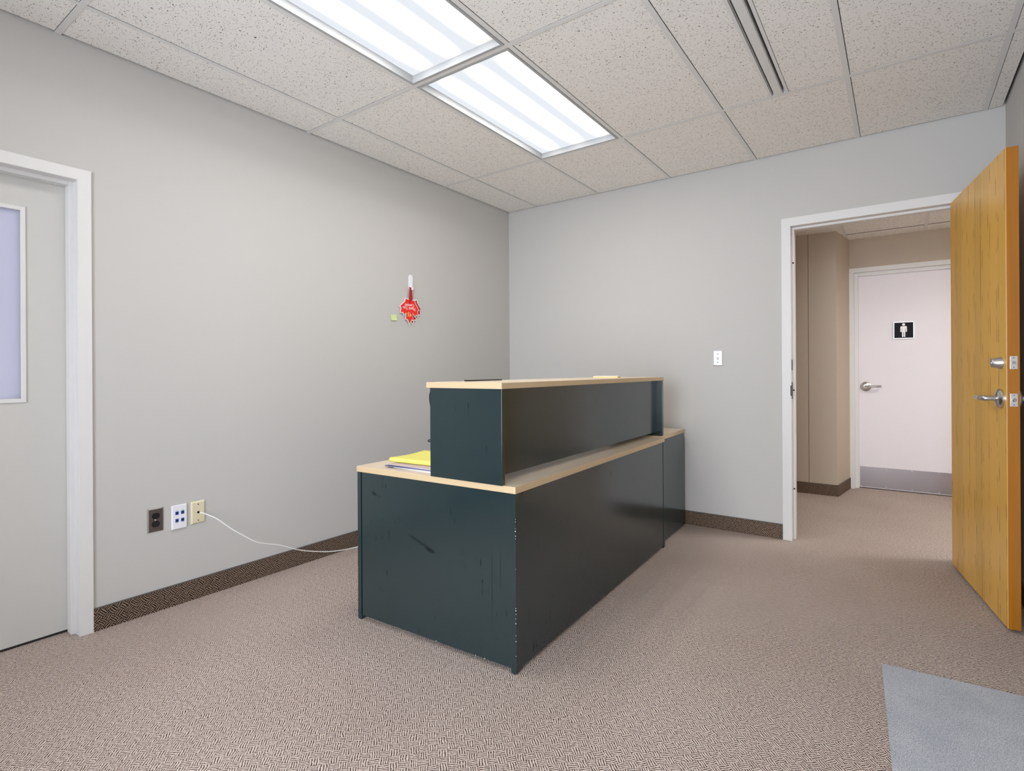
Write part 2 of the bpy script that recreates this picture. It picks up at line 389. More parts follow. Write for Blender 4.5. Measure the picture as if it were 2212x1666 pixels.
# frame openings (clear width between the jambs)
LA0, LA1, LAH = -4.165, -3.259, 2.018      # painted door on the left wall (y range)
LB0, LB1, LBH = 2.3545, 3.258, 2.133       # doorway to the corridor (x range)
WZ = 2.86
b = bm_new()
box(b, -WT, 0, LA1, WT, 0, WZ); box(b, -WT, 0, LA0, LA1, LAH, WZ); box(b, -WT, 0, YB, LA0, 0, WZ)
tag(obj('wall_left', b, 'wall_paint'), 'pale grey wall with the sockets and the red leaf tag', 'wall', kind='structure')
b = bm_new()
box(b, 0, LB0, 0, WT, 0, WZ); box(b, LB0, LB1, 0, WT, LBH, WZ); box(b, LB1, XR + WT, 0, WT, 0, WZ)
tag(obj('wall_back', b, 'wall_paint'), 'pale grey wall with the light switch and the open doorway', 'wall', kind='structure')
# right wall with the entrance beside the floor mat (just outside the picture)
EY0, EY1, EH = -2.62, -1.66, 2.12
b = bm_new()
box(b, XR, XR + WT, EY1, 0, 0, WZ); box(b, XR, XR + WT, EY0, EY1, EH, WZ); box(b, XR, XR + WT, YB, EY0, 0, WZ)
tag(obj('wall_right', b, 'wall_paint'), 'narrow strip of pale grey wall behind the open wooden door', 'wall', kind='structure')
# wall behind the viewpoint with a wide unseen window, added to let in daylight
WX0, WX1, WZ0, WZ1 = 1.25, 3.25, 0.35, 2.30
b = bm_new()
box(b, -WT, WX0, YB - WT, YB, 0, WZ); box(b, WX1, XR + WT, YB - WT, YB, 0, WZ); box(b, WX0, WX1, YB - WT, YB, 0, WZ0); box(b, WX0, WX1, YB - WT, YB, WZ1, WZ)
tag(obj('wall_front', b, 'wall_paint'), 'pale grey wall with an added wide window behind the viewpoint', 'wall', kind='structure')
w = empty('added_window', ((WX0 + WX1) / 2, YB - 0.07, WZ0)); tag(w, 'wide three pane window behind the viewpoint, added for daylight', 'window', kind='structure')
b = bm_new(); hw = (WX1 - WX0) / 2; hh = WZ1 - WZ0
for x in (-hw + 0.025, -hw / 3, hw / 3, hw - 0.025): box(b, x - 0.025, x + 0.025, -0.03, 0.03, 0, hh)
for z in (0.025, hh - 0.025): box(b, -hw, hw, -0.03, 0.03, z - 0.025, z + 0.025)
obj('window_frame', b, 'alu', w)
b = bm_new(); box(b, -hw / 3 + 0.025, hw / 3 - 0.025, -0.003, 0.003, 0.05, hh - 0.05); g0 = obj('pane', b, 'clear_glass', w, loc=(0, 0, 0))
copy(g0, (-2 * hw / 3, 0, 0), w); copy(g0, (2 * hw / 3, 0, 0), w)
e = empty('door_4', (XR + 0.06, (EY0 + EY1) / 2, 0)); tag(e, 'closed grey entrance door beside the grey floor mat', 'door', kind='structure')
b = bm_new(); ew = (EY1 - EY0) / 2
for y in (-ew + 0.04, ew - 0.04): box(b, -0.03, 0.03, y - 0.04, y + 0.04, 0.0, EH)
for z0, z1 in ((0.0, 0.22), (EH - 0.09, EH)): box(b, -0.03, 0.03, -ew + 0.08, ew - 0.08, z0, z1)
obj('stile_and_rail', b, 'door_paint', e)
b = bm_new(); box(b, -0.022, 0.022, -ew + 0.08, ew - 0.08, 0.22, EH - 0.09); obj('door_leaf', b, 'door_paint', e)
b = bm_new(); tube(b, [(-0.07, ew - 0.12, 0.9), (-0.07, ew - 0.12, 1.25)], 0.012); obj('pull_handle', b, 'satin_chrome', e, True)

# sky light guide in the added window
def portal(name, loc, rot, sx, sy):
    ld = bpy.data.lights.new(name, 'AREA'); ld.shape = 'RECTANGLE'; ld.size = sx; ld.size_y = sy; ld.cycles.is_portal = True
    o = bpy.data.objects.new(name, ld); COL.objects.link(o); o.location = loc; o.rotation_euler = rot
portal('added_window_daylight', ((WX0 + WX1) / 2, YB - 0.13, (WZ0 + WZ1) / 2), (math.radians(90), 0, 0), WX1 - WX0, WZ1 - WZ0)

# corridor beyond the doorway
CY = 1.650; FY = 2.130
b = bm_new(); box(b, 1.0, 2.2570, CY + 0.0025, CY + 0.03, 0, WZ); box(b, 2.2605, 2.484, CY, CY + 0.03, 0, WZ); box(b, 1.0, 2.484, CY + 0.03, 2.4, 0, WZ)
fs = prism(b, [(2.484, CY), (2.556, FY), (2.556, 2.4), (2.484, 2.4)], 0, WZ)
tag(obj('wall_corridor_column', b, 'corridor_paint'), 'taupe corridor column with a vertical seam beside the restroom door', 'wall', kind='structure')
MX0, MX1, MH = 2.592, 3.512, 2.098          # restroom door opening
b = bm_new()
box(b, 2.50, MX0, FY, FY + 0.14, 0, WZ); box(b, MX0, MX1, FY, FY + 0.14, MH, WZ); box(b, MX1, 6.0, FY, FY + 0.14, 0, WZ)
box(b, MX0, MX1, FY + 0.125, FY + 0.14, 0, MH)
tag(obj('wall_corridor_far', b, 'corridor_paint'), 'taupe corridor wall around the restroom door', 'wall', kind='structure')
b = bm_new(); box(b, 6.0, 6.1, WT, 2.3, 0, WZ); tag(obj('wall_corridor_end', b, 'corridor_paint'), 'taupe end wall of the corridor out of sight', 'wall', kind='structure')
b = bm_new(); box(b, 0.9, 1.0, WT, 2.3, 0, WZ); tag(obj('wall_corridor_start', b, 'corridor_paint'), 'taupe start wall of the corridor out of sight', 'wall', kind='structure')
b = bm_new(); box(b, XR + WT, 6.1, 0.0, WT, 0, WZ); tag(obj('wall_corridor_near', b, 'corridor_paint'), 'near side wall of the corridor out of sight', 'wall', kind='structure')

# ------------------------------------------------------------------ suspended ceilings
b = bm_new(); box(b, -WT, XR + WT, YB - WT, WT, H + 0.16, H + 0.22)
ceil = obj('ceiling', b, 'plenum_dark'); tag(ceil, 'suspended ceiling of speckled white tiles in a metal grid', 'ceiling', kind='structure')
BW = 0.012
def tile(x0, x1, y0, y1, z, parent, name='ceiling_tile'):
    bb = bm_new(); box(bb, x0, x1, y0, y1, z, z + 0.016); return obj(name, bb, 'ceiling_tile', parent)
GAP = 0.014
xs = [0.0] + GX + [XR]; ys = [0.0] + GY + [YB]
LIGHTS = [(2, 1), (2, 2), (5, 4)]         # (column, row) cells that hold a troffer; the last is added, unseen
DX0, DX1 = 2.389, 2.482
for i in range(len(xs) - 1):
    for j in range(len(ys) - 1):
        if (i, j) in LIGHTS: continue
        x0 = xs[i] + (BW + 0.003 if i else GAP); x1 = xs[i + 1] - (BW - 0.001 if i < len(xs) - 2 else GAP)
        y1 = ys[j] - (BW + 0.002 if j else GAP); y0 = ys[j + 1] + (BW - 0.001 if j < len(ys) - 2 else GAP)
        if i == 4 and j in (1, 2):
            tile(x0, DX0, y0, y1, H + 0.002, ceil); tile(DX1 + 0.002, x1, y0, y1, H + 0.002, ceil)
        else: tile(x0, x1, y0, y1, H + 0.002, ceil)
for x in GX:
    b = bm_new(); box(b, x - BW, x + BW, YB, -0.001, H, H + 0.0015); box(b, x - 0.003, x + 0.003, YB, -0.001, H + 0.0015, H + 0.035); obj('main_runner', b, 'grid_white', ceil)
cx = [0.001] + GX + [XR - 0.001]
for y in GY:
    for i in range(len(cx) - 1):
        x0 = cx[i] + (BW if i else 0); x1 = cx[i + 1] - (BW if i < len(cx) - 2 else 0)
        b = bm_new(); box(b, x0, x1, y - BW, y + BW, H + 0.0003, H + 0.0018); box(b, x0, x1, y - 0.003, y + 0.003, H + 0.0018, H + 0.035); obj('cross_tee', b, 'grid_white', ceil)

def troffer_meshes():
    W, L = 0.6096 / 2 - BW - 0.003, 1.2192 / 2 - BW - 0.003
    f = 0.013; zi = 0.030; iw, il = W - f - 0.010, L - f - 0.010
    b = bm_new()
    def quad_ring(a, za, c, zc):
        A = [b.verts.new((sx * a[0], sy * a[1], za)) for sx, sy in ((-1, -1), (1, -1), (1, 1), (-1, 1))]
        B = [b.verts.new((sx * c[0], sy * c[1], zc)) for sx, sy in ((-1, -1), (1, -1), (1, 1), (-1, 1))]
        for k in range(4): b.faces.new((A[k], A[(k + 1) % 4], B[(k + 1) % 4], B[k]))
    quad_ring((W, L), 0.036, (W, L), -0.001); quad_ring((W, L), -0.001, (W - f, L - f), -0.001); quad_ring((W - f, L - f), -0.001, (iw, il), zi); quad_ring((iw, il), zi, (W, L), 0.036)
    me_f = bpy.data.meshes.new('lens_frame'); bmesh.ops.recalc_face_normals(b, faces=b.faces); b.to_mesh(me_f); b.free(); me_f.materials.append(M['fixture_white'])
    b = bm_new(); vs = [b.verts.new((sx * iw, sy * il, zi)) for sx, sy in ((-1, 1), (1, 1), (1, -1), (-1, -1))]; b.faces.new(vs)
    me_l = bpy.data.meshes.new('prismatic_lens'); b.to_mesh(me_l); b.free(); me_l.materials.append(M['lens'])
    b = bm_new(); box(b, -W - 0.006, W + 0.006, -L - 0.006, L + 0.006, 0.040, 0.11)
    me_h = bpy.data.meshes.new('housing'); bmesh.ops.recalc_face_normals(b, faces=b.faces); b.to_mesh(me_h); b.free(); me_h.materials.append(M['fixture_white'])
    return me_f, me_l, me_h
TM = troffer_meshes()
def troffer(x, y, z, label):
    e = empty('ceiling_light', (x, y, z)); tag(e, label, 'ceiling light', 'recessed fluorescent ceiling lights')
    for nm, me in zip(('lens_frame', 'prismatic_lens', 'housing'), TM): link(nm, me, None, e)
    return e
tl = {(2, 1): 'recessed fluorescent ceiling light closer to the room corner', (2, 2): 'recessed fluorescent ceiling light cut by the top edge of the picture',
      (2, 4): 'recessed fluorescent ceiling light behind the viewpoint near the glazed door', (5, 4): 'added unseen fluorescent ceiling light behind the viewpoint near the entrance'}
for (i, j) in LIGHTS: troffer((xs[i] + xs[i + 1]) / 2, (ys[j] + ys[j + 1]) / 2, H, tl[(i, j)])

# linear slot diffuser in the ceiling
e = empty('air_diffuser', (DX0, GY[0] - BW, H)); tag(e, 'long narrow slot air diffuser between two ceiling tiles', 'air vent')
Ld = 2.40
def strip(nm, x0, x1, z0, z1, mat):
    b = bm_new(); box(b, x0 - DX0, x1 - DX0, -Ld, 0, z0, z1); return obj(nm, b, mat, e)
strip('flange', DX0, 2.402, -0.001, 0.012, 'grid_white'); strip('flange', 2.468, DX1, -0.001, 0.012, 'grid_white')
strip('center_bar', 2.4145, 2.4515, 0.000, 0.010, 'grid_white'); strip('vane', 2.4525, 2.4550, 0.001, 0.03, 'grid_white')
strip('slot_side', 2.402, 2.4045, 0.012, 0.03, 'grid_white'); strip('slot_back', 2.4035, 2.468, 0.03, 0.033, 'black_plastic')

# corridor ceiling
b = bm_new(); box(b, 1.0, 6.0, WT, 2.35, HH + 0.15, HH + 0.2); hc = obj('ceiling_corridor', b, 'plenum_dark')
tag(hc, 'lower tiled ceiling of the corridor beyond the doorway', 'ceiling', kind='structure')
hx = [1.0, 1.316, 1.926, 2.535, 3.145, 3.754, 4.364, 4.974, 6.0]; hy = [WT, 0.65, 1.87, 2.35]
for i in range(len(hx) - 1):
    for j in range(len(hy) - 1):
        if (i, j) in ((3, 1), (6, 1)) and False: continue
        tile(hx[i] + 0.013, hx[i + 1] - 0.011, hy[j] + 0.012, hy[j + 1] - 0.011, HH + 0.002, hc)
for x in hx[1:-1]:
    b = bm_new(); box(b, x - BW, x + BW, WT, 2.35, HH, HH + 0.0015); obj('main_runner', b, 'grid_white', hc)
for y in hy[1:-1]:
    for i in range(len(hx) - 1):
        b = bm_new(); box(b, hx[i] + BW, hx[i + 1] - BW, y - 0.006, y + 0.006, HH + 0.0003, HH + 0.0018); obj('cross_tee', b, 'binding', hc)
for x, lb in ((3.75, 'added unseen surface mounted corridor light just beyond the doorway'), (5.2, 'added unseen surface mounted corridor light further along the corridor')):  # unseen lights added to brighten the corridor
    t_ = troffer(x, 0.50 if x < 4 else 1.2, HH - 0.13, lb); t_.rotation_euler = (0, 0, math.radians(90))
    t_['group'] = 'added corridor ceiling lights'
    for ch in t_.children:
        if ch.name.startswith('prismatic'):
            ch.data = ch.data.copy(); ch.data.materials[0] = M['lens_corridor']

# ------------------------------------------------------------------ carpet baseboards
def baseboard(name, p, q, inward, label, h=0.104, th=0.008):
    p = Vector((p[0], p[1], 0)); q = Vector((q[0], q[1], 0)); n = Vector((inward[0], inward[1], 0)).normalized()
    e = empty(name, (0, 0, 0)); tag(e, label, 'baseboard', kind='structure')
    for nm, z0, z1, t, mt in (('carpet_strip', 0, h - 0.004, th, 'carpet_base'), ('binding', h - 0.004, h, th + 0.0015, 'binding')):
        b = bm_new(); prism(b, [tuple(v.xy) for v in (p, q, q + n * t, p + n * t)], z0, z1); obj(nm, b, mt, e)
CW = 0.049
baseboard('baseboard_left', (0, LA1 + CW), (0, 0), (1, 0), 'carpet strip baseboard along the wall with the sockets')
baseboard('baseboard_left_near', (0, YB), (0, LA0 - CW), (1, 0), 'carpet strip baseboard on the far side of the glazed door')
baseboard('baseboard_back', (0, 0), (LB0 - 0.057, 0), (0, -1), 'carpet strip baseboard between the desk and the doorway')
baseboard('baseboard_right', (XR, EY1 + 0.02), (XR, 0), (-1, 0), 'carpet strip baseboard behind the open wooden door')
baseboard('baseboard_corridor', (1.0, CY), (2.490, CY), (0, -1), 'carpet strip baseboard on the front of the corridor column')
baseboard('baseboard_corridor_return', (2.487, CY - 0.008), (2.552, 2.118), (1, -0.14), 'carpet strip baseboard on the side of the corridor column')
baseboard('baseboard_corridor_far', (MX1 + CW, FY), (6.0, FY), (0, -1), 'carpet strip baseboard beside the restroom door')

# ------------------------------------------------------------------ door frames (pressed metal)
def door_frame(name, mtx, w, h, depth, stop0, stop1, face, label, stop=0.016, proud=0.009):
    """local: x across the opening 0..w, y into the wall (0 = room face), z up"""
    e = empty(name); e.matrix_world = mtx; tag(e, label, 'door frame', kind='structure')
    for nm, sgn, x in (('jamb', 1, 0.0), ('jamb', -1, w)):
        b = bm_new()
        X = lambda a: x - sgn * a       # a > 0 outward from the opening, < 0 into it
        def bx(a0, a1, y0, y1, z0, z1, bev=0): box(b, min(X(a0), X(a1)), max(X(a0), X(a1)), y0, y1, z0, z1, bev)
        bx(0.0, face, -proud, 0.002, 0, h + face); bx(0.0, face, depth - 0.002, depth + proud, 0, h + face)
        bx(-0.0015, 0.004, -proud + 0.003, depth + 0.004, 0, h); bx(-stop, 0.002, stop0, stop1, 0.0, h, 0.0015)
        obj(nm, b, 'frame_paint', e)
    b = bm_new()
    box(b, 0.0, w, -proud, 0.002, h, h + face); box(b, 0, w, depth - 0.002, depth + proud, h, h + face)
    box(b, 0, w, -proud + 0.003, depth + 0.004, h - 0.0015, h + 0.004); box(b, stop, w - stop, stop0, stop1, h - stop, h, 0.0015)
    obj('header', b, 'frame_paint', e)
    return e
# left wall: local x -> -Y world (starting at LA1), local y -> -X world
mA = Matrix(((0, -1, 0, 0), (-1, 0, 0, LA1), (0, 0, 1, 0), (0, 0, 0, 1)))
door_frame('trim_1', mA, LA1 - LA0, LAH, WT, 0.045, 0.094, CW, 'white metal frame around the glazed grey door', stop=0.018)
mB = Matrix(((1, 0, 0, LB0), (0, 1, 0, 0), (0, 0, 1, 0), (0, 0, 0, 1)))
trB = door_frame('trim_2', mB, LB1 - LB0, LBH, WT, 0.048, 0.10, 0.055, 'white metal frame around the doorway to the corridor')
mC = Matrix(((1, 0, 0, MX0), (0, 1, 0, FY), (0, 0, 1, 0), (0, 0, 0, 1)))
door_frame('trim_3', mC, MX1 - MX0, MH, 0.13, 0.045, 0.076, 0.040, 'white metal frame around the restroom door', stop=0.034)
# strike plates and rubber silencers on the latch jamb
for z, hgt in ((1.018, 0.115), (1.192, 0.072)):
    b = bm_new(); box(b, 0.0014, 0.0030, 0.006, 0.040, z - hgt / 2, z + hgt / 2)
    if hgt > 0.1: box(b, -0.004, 0.0028, -0.0125, 0.007, z - 0.035, z + 0.035, 0.001)
    obj('strike_plate', b, 'dark_metal', trB)
b0 = bm_new(); lathe(b0, [(0.0055, 0), (0.0055, -0.003), (0.003, -0.0045)], 'Y', 14)
s0 = obj('silencer', b0, 'rubber_black', trB, True, loc=(0.0088, 0.048, 0.345)); copy(s0, (0.0088, 0.048, 1.02), trB); copy(s0, (0.0088, 0.048, 1.89), trB)

# ------------------------------------------------------------------ painted door with frosted light (left wall)
# local: x along the leaf, y thickness (0 = room face), z up
d1 = empty('door_1'); d1.matrix_world = mA @ Matrix.Translation((0, 0.0955, 0)); tag(d1, 'grey painted door with a tall frosted glass light, closed in the frame', 'door', kind='structure')
w1 = LA1 - LA0; gx0, gx1, gz0, gz1 = 0.160, w1 - 0.160, 1.050, 1.866
b = bm_new()
box(b, 0.003, gx0, 0, 0.044, 0.012, LAH - 0.003); box(b, gx1, w1 - 0.003, 0, 0.044, 0.012, LAH - 0.003)
box(b, gx0, gx1, 0, 0.044, 0.012, gz0); box(b, gx0, gx1, 0, 0.044, gz1, LAH - 0.003); obj('door_leaf', b, 'door_paint', d1)
b = bm_new(); q = 0.011
box(b, gx0 - q * .5, gx0 + q, -0.006, 0.006, gz0 - q, gz1 + q, 0.002); box(b, gx1 - q, gx1 + q * .5, -0.006, 0.006, gz0 - q, gz1 + q, 0.002)
box(b, gx0, gx1, -0.0055, 0.006, gz0 - q, gz0 + q * .6, 0.002); box(b, gx0, gx1, -0.0055, 0.006, gz1 - q * .6, gz1 + q, 0.002); obj('glazing_bead', b, 'frame_paint', d1)
b = bm_new(); box(b, gx0, gx1, 0.018, 0.024, gz0, gz1); obj('frosted_pane', b, 'frosted_glass', d1)
b = bm_new(); box(b, 0.004, w1 - 0.004, 0.006, 0.03, 0.0, 0.0125); obj('door_sweep', b, 'rubber_black', d1)
lv = empty('lever_handle'); lv.parent = d1; lv.location = (w1 - 0.07, 0, 1.0)
b = bm_new(); lathe(b, [(0.042, 0), (0.042, -0.006), (0.03, -0.012)], 'Y'); obj('rose', b, 'satin_chrome', lv, True)
b = bm_new(); tube(b, spline([(0, 0, 0), (0, -0.05, 0), (-0.03, -0.058, 0), (-0.12, -0.056, 0)]), 0.009); obj('lever', b, 'satin_chrome', lv, True)

# ------------------------------------------------------------------ open wooden door
ANG = math.atan2(-0.8878, 0.1371)
d2 = empty('door_2', (3.1987, -0.004, 0), ANG); tag(d2, 'golden veneered wooden door standing open into the room', 'door', kind='structure')
LW, LT, Z0, Z1 = 0.898, 0.045, 0.016, 2.131
# local: x along the leaf from the hinge, y = thickness (left-hand normal points to the right wall), z up
b = bm_new(); box(b, 0, LW - 0.004, 0, LT, Z0, Z1, 0.0012); obj('door_leaf', b, 'golden_wood', d2)
b = bm_new(); box(b, LW - 0.004, LW, 0.0015, LT - 0.001, Z0, Z1, 0.0008); obj('edge_lipping', b, 'edge_wood', d2)
sx, zl, zd = LW - 0.066, 1.026, 1.186
for side, y0, sg in (('lever_handle', 0.0, -1), ('lever_handle', LT, 1)):
    lv = empty(side); lv.parent = d2; lv.location = (sx, y0, zl)
    b = bm_new(); lathe(b, [(0.0435, 0), (0.0435, sg * 0.009), (0.036, sg * 0.016), (0.020, sg * 0.021)], 'Y', 36); obj('rose', b, 'satin_chrome', lv, True)
    b = bm_new(); k = 1.0 if sg < 0 else 0.72
    tube(b, spline([(0, sg * 0.018, 0), (0, sg * 0.045 * k, 0), (-0.004, sg * 0.060 * k, 0), (-0.024, sg * 0.066 * k, 0), (-0.07, sg * 0.064 * k, 0), (-0.118, sg * 0.060 * k, 0)]), [0.0125] * 17 + [0.0115] * 12 + [0.011] * 12, 14)
    obj('lever', b, 'satin_chrome', lv, True)
db = empty('deadbolt'); db.parent = d2; db.location = (sx, 0, zd)
b = bm_new(); lathe(b, [(0.0275, 0), (0.0265, -0.006), (0.0195, -0.034), (0.0175, -0.036)], 'Y', 32); obj('cylinder_collar', b, 'satin_chrome', db, True)
b = bm_new(); lathe(b, [(0.009, -0.0355), (0.009, -0.0375)], 'Y', 20); obj('key_face', b, 'bright_plate', db, True)
for z, kind in ((zd, 'bolt'), (zl - 0.004, 'latch')):
    p = empty('face_plate'); p.parent = d2; p.location = (LW, LT / 2 + 0.001, z)
    b = bm_new(); box(b, -0.001, 0.0014, -0.0127, 0.0127, -0.0285, 0.0285, 0.0005); obj('plate', b, 'bright_plate', p)
    b = bm_new()
    if kind == 'bolt': lathe(b, [(0.0075, 0.001), (0.0075, 0.0022)], 'X', 20)
    else:
        lathe(b, [(0.0078, 0.001), (0.0074, 0.006), (0.004, 0.0115)], 'X', 20)
    obj(kind, b, 'satin_chrome', p, True)
    b = bm_new()
    for zz in (-0.021, 0.021): lathe(b, [(0.0026, 0.0012), (0.0020, 0.0022)], 'X', 10, (0, 0, zz))
    obj('screw_pair', b, 'outlet_steel', p)
# hinges on the hinge stile
for z in (0.25, 1.07, 1.89):
    b = bm_new(); lathe(b, [(0.0065, -0.055), (0.0065, 0.055)], 'Z', 14, (-0.003, LT + 0.004, z)); box(b, -0.0015, 0.0, LT - 0.032, LT + 0.004, z - 0.055, z + 0.055); obj('hinge', b, 'satin_chrome', d2, True)
# baseboard door stop
ds = empty('door_stop', (XR - 0.008, -0.79, 0.040)); tag(ds, 'small white tipped door stop on the baseboard behind the wooden door', 'door stop')
b = bm_new(); lathe(b, [(0.014, 0), (0.012, -0.004), (0.005, -0.006), (0.005, -0.022)], 'X', 16); obj('stem', b, 'satin_chrome', ds, True)
b = bm_new(); lathe(b, [(0.008, -0.020), (0.009, -0.028), (0.007, -0.034)], 'X', 16); obj('rubber_tip', b, 'white_plastic', ds, True)

# ------------------------------------------------------------------ restroom door across the corridor
d3 = empty('door_3', (MX0, FY + 0.078, 0)); tag(d3, 'white painted restroom door with steel kick plate and man sign', 'door', kind='structure')
w3 = MX1 - MX0
b = bm_new(); box(b, 0.003, w3 - 0.003, 0, 0.044, 0.010, MH - 0.003); obj('door_leaf', b, 'mens_door_paint', d3)
kp = empty('kick_plate'); kp.parent = d3
b = bm_new(); box(b, 0.040, w3 - 0.040, -0.0015, 0.0005, 0.016, 0.212); obj('steel_sheet', b, 'brushed_steel', kp)
b = bm_new(); lathe(b, [(0.004, -0.0015), (0.0025, -0.0035)], 'Y', 10)
r0 = obj('rivet', b, 'bright_plate', kp, loc=(0.050, 0, 0.203))
for x in (0.25, 0.45, 0.65, 0.86): copy(r0, (x, 0, 0.203), kp)
for x in (0.050, 0.25, 0.45, 0.65, 0.86): copy(r0, (x, 0, 0.026), kp)
lv = empty('lever_handle'); lv.parent = d3; lv.location = (2.683 - MX0, 0, 0.992)
b = bm_new(); lathe(b, [(0.046, 0), (0.046, -0.008), (0.036, -0.015), (0.02, -0.02)], 'Y', 30); obj('rose', b, 'satin_chrome', lv, True)
b = bm_new(); tube(b, spline([(0, -0.018, 0), (0.002, -0.05, 0), (0.03, -0.062, 0.001), (0.075, -0.062, 0.002), (0.125, -0.055, 0.004)]), 0.0105); obj('lever', b, 'satin_chrome', lv, True)
sg = empty('restroom_sign'); sg.parent = d3; sg.location = (2.984 - MX0, -0.001, 1.523)
b = bm_new(); box(b, -0.074, 0.074, -0.005, 0, -0.072, 0.076); obj('black_panel', b, 'sign_black', sg)
b = bm_new()
for x0, x1, z0, z1 in ((-0.079, -0.072, -0.079, 0.081), (0.072, 0.079, -0.079, 0.081), (-0.072, 0.072, -0.079, -0.071), (-0.072, 0.072, 0.074, 0.081)): box(b, x0, x1, -0.012, 0.0, z0, z1, 0.0015)
obj('chrome_frame', b, 'bright_plate', sg)
def rrect(bm, x0, x1, z0, z1, r, y0, y1, seg=6):
    pts = []
    for cx_, cz_, a0 in ((x1 - r, z1 - r, 0), (x0 + r, z1 - r, 90), (x0 + r, z0 + r, 180), (x1 - r, z0 + r, 270)):
        for k in range(seg + 1):
            a = math.radians(a0 + 90 * k / seg); pts.append((cx_ + r * math.cos(a), cz_ + r * math.sin(a)))
    n = len(pts); A = [bm.verts.new((x, y0, z)) for x, z in pts]; B = [bm.verts.new((x, y1, z)) for x, z in pts]
    bm.faces.new(A); bm.faces.new(B[::-1])
    for i in range(n): bm.faces.new((A[i], B[i], B[(i + 1) % n], A[(i + 1) % n]))
b = bm_new(); ya, yb = -0.0065, -0.004
lathe(b, [(0.0115, ya), (0.0115, yb)], 'Y', 24, (0, 0, 0.056))
rrect(b, -0.0250, 0.0250, 0.018, 0.040, 0.010, ya, yb); rrect(b, -0.0250, -0.0145, -0.015, 0.030, 0.0052, ya - 0.0002, yb); rrect(b, 0.0145, 0.0250, -0.015, 0.030, 0.0052, ya - 0.0002, yb)
rrect(b, -0.0120, 0.0120, -0.018, 0.035, 0.002, ya - 0.0001, yb); rrect(b, -0.0125, -0.0020, -0.063, 0.0, 0.0050, ya - 0.0003, yb); rrect(b, 0.0020, 0.0125, -0.063, 0.0, 0.0050, ya - 0.0003, yb)
obj('man_pictogram', b, 'tag_white', sg)

# ------------------------------------------------------------------ reception desk
DK = (1.761, -2.4057, 0.0); DR = 0.0368; DW, DL, DZ = 0.8914, 1.7919, 0.718
dk = empty('reception_desk', DK, DR); tag(dk, 'dark green reception desk with pale maple worktop and scuffed end panel', 'desk')
def top_slab(nm, par, a0, a1, b0, b1, z0, z1, bev=0.0012):
    b = bm_new(); box(b, a0, a1, b0, b1, z0, z1, bev)
    b.normal_update()
    for f in b.faces: f.material_index = 0 if abs(f.normal.z) > 0.7 else 1
    return obj(nm, b, ['maple_laminate', 'sand_edge'], par)
top_slab('worktop', dk, -DW - 0.004, 0.0, 0.0, DL, DZ - 0.0262, DZ)
zt = DZ - 0.0262
b = bm_new(); box(b, -DW + 0.0272, -0.0255, 0.004, 0.023, 0.020, zt); obj('end_panel', b, 'desk_green_worn', dk)
b = bm_new(); box(b, -DW, -DW + 0.0235, 0.001, 0.035, 0.0, zt, 0.0008); obj('corner_post', b, 'desk_green', dk)
b = bm_new(); box(b, -0.0255, -0.0008, 0.0005, 0.028, 0.004, zt, 0.0008); obj('corner_post', b, 'desk_green', dk)
b = bm_new(); box(b, -0.022, -0.003, 0.028, DL - 0.027, 0.016, zt); obj('front_panel', b, 'desk_green', dk)
b = bm_new(); box(b, -0.60, -0.0008, DL - 0.0255, DL - 0.001, 0.004, zt, 0.0008); obj('far_end_panel', b, 'desk_green', dk)
gl0 = bm_new(); lathe(gl0, [(0.011, 0), (0.011, 0.004), (0.006, 0.006)], 'Z', 16); g = obj('glide', gl0, 'rubber_black', dk, True, loc=(-0.013, 0.014, 0.0))
copy(g, (-0.013, DL - 0.014, 0), dk); copy(g, (-DW + 0.013, 0.016, 0), dk)
b = bm_new(); box(b, -DW + 0.05, -DW + 0.068, 0.03, DL - 0.03, 0.35, zt); obj('rear_rail', b, 'desk_green', dk)
# worn chips along the near corner
random.seed(4)
b = bm_new()
for z in (0.595, 0.585, 0.560, 0.548, 0.530, 0.520, 0.405, 0.255, 0.245, 0.232, 0.215, 0.196, 0.150, 0.128, 0.072):
    h = random.uniform(0.0012, 0.0045); wd = random.uniform(0.0008, 0.003)
    box(b, -0.0008 - wd, -0.0004, 0.0001, 0.0012, z, z + h)
for a in (-0.155, -0.20, -0.41): box(b, a, a + random.uniform(0.003, 0.006), 0.0036, 0.006, 0.0198, 0.0222)
ch = obj('edge_chips', b, 'chip', dk); ch['kind'] = 'stuff'

# side cabinet continuing the desk to the wall
sc_ = empty('side_cabinet', DK, DR); tag(sc_, 'dark green cabinet with maple top between the desk and the back wall', 'cabinet')
B0, B1, A0 = DL + 0.0015, 2.362, -0.034
top_slab('cabinet_top', sc_, -0.62, A0, B0, B1, 0.6955, 0.7215)
b = bm_new(); box(b, A0 - 0.020, A0 - 0.002, B0, B1 - 0.001, 0.008, 0.6955); obj('front_panel', b, 'desk_green', sc_)
b = bm_new(); box(b, -0.615, A0 - 0.020, B1 - 0.022, B1 - 0.002, 0.0, 0.6955); obj('side_panel', b, 'desk_green', sc_)
b = bm_new(); box(b, -0.615, A0 - 0.020, B0 + 0.001, B0 + 0.02, 0.0, 0.6955); obj('side_panel', b, 'desk_green', sc_)
b = bm_new(); box(b, -0.612, -0.59, B0 + 0.02, B1 - 0.022, 0.06, 0.6955); obj('rear_panel', b, 'desk_green', sc_)

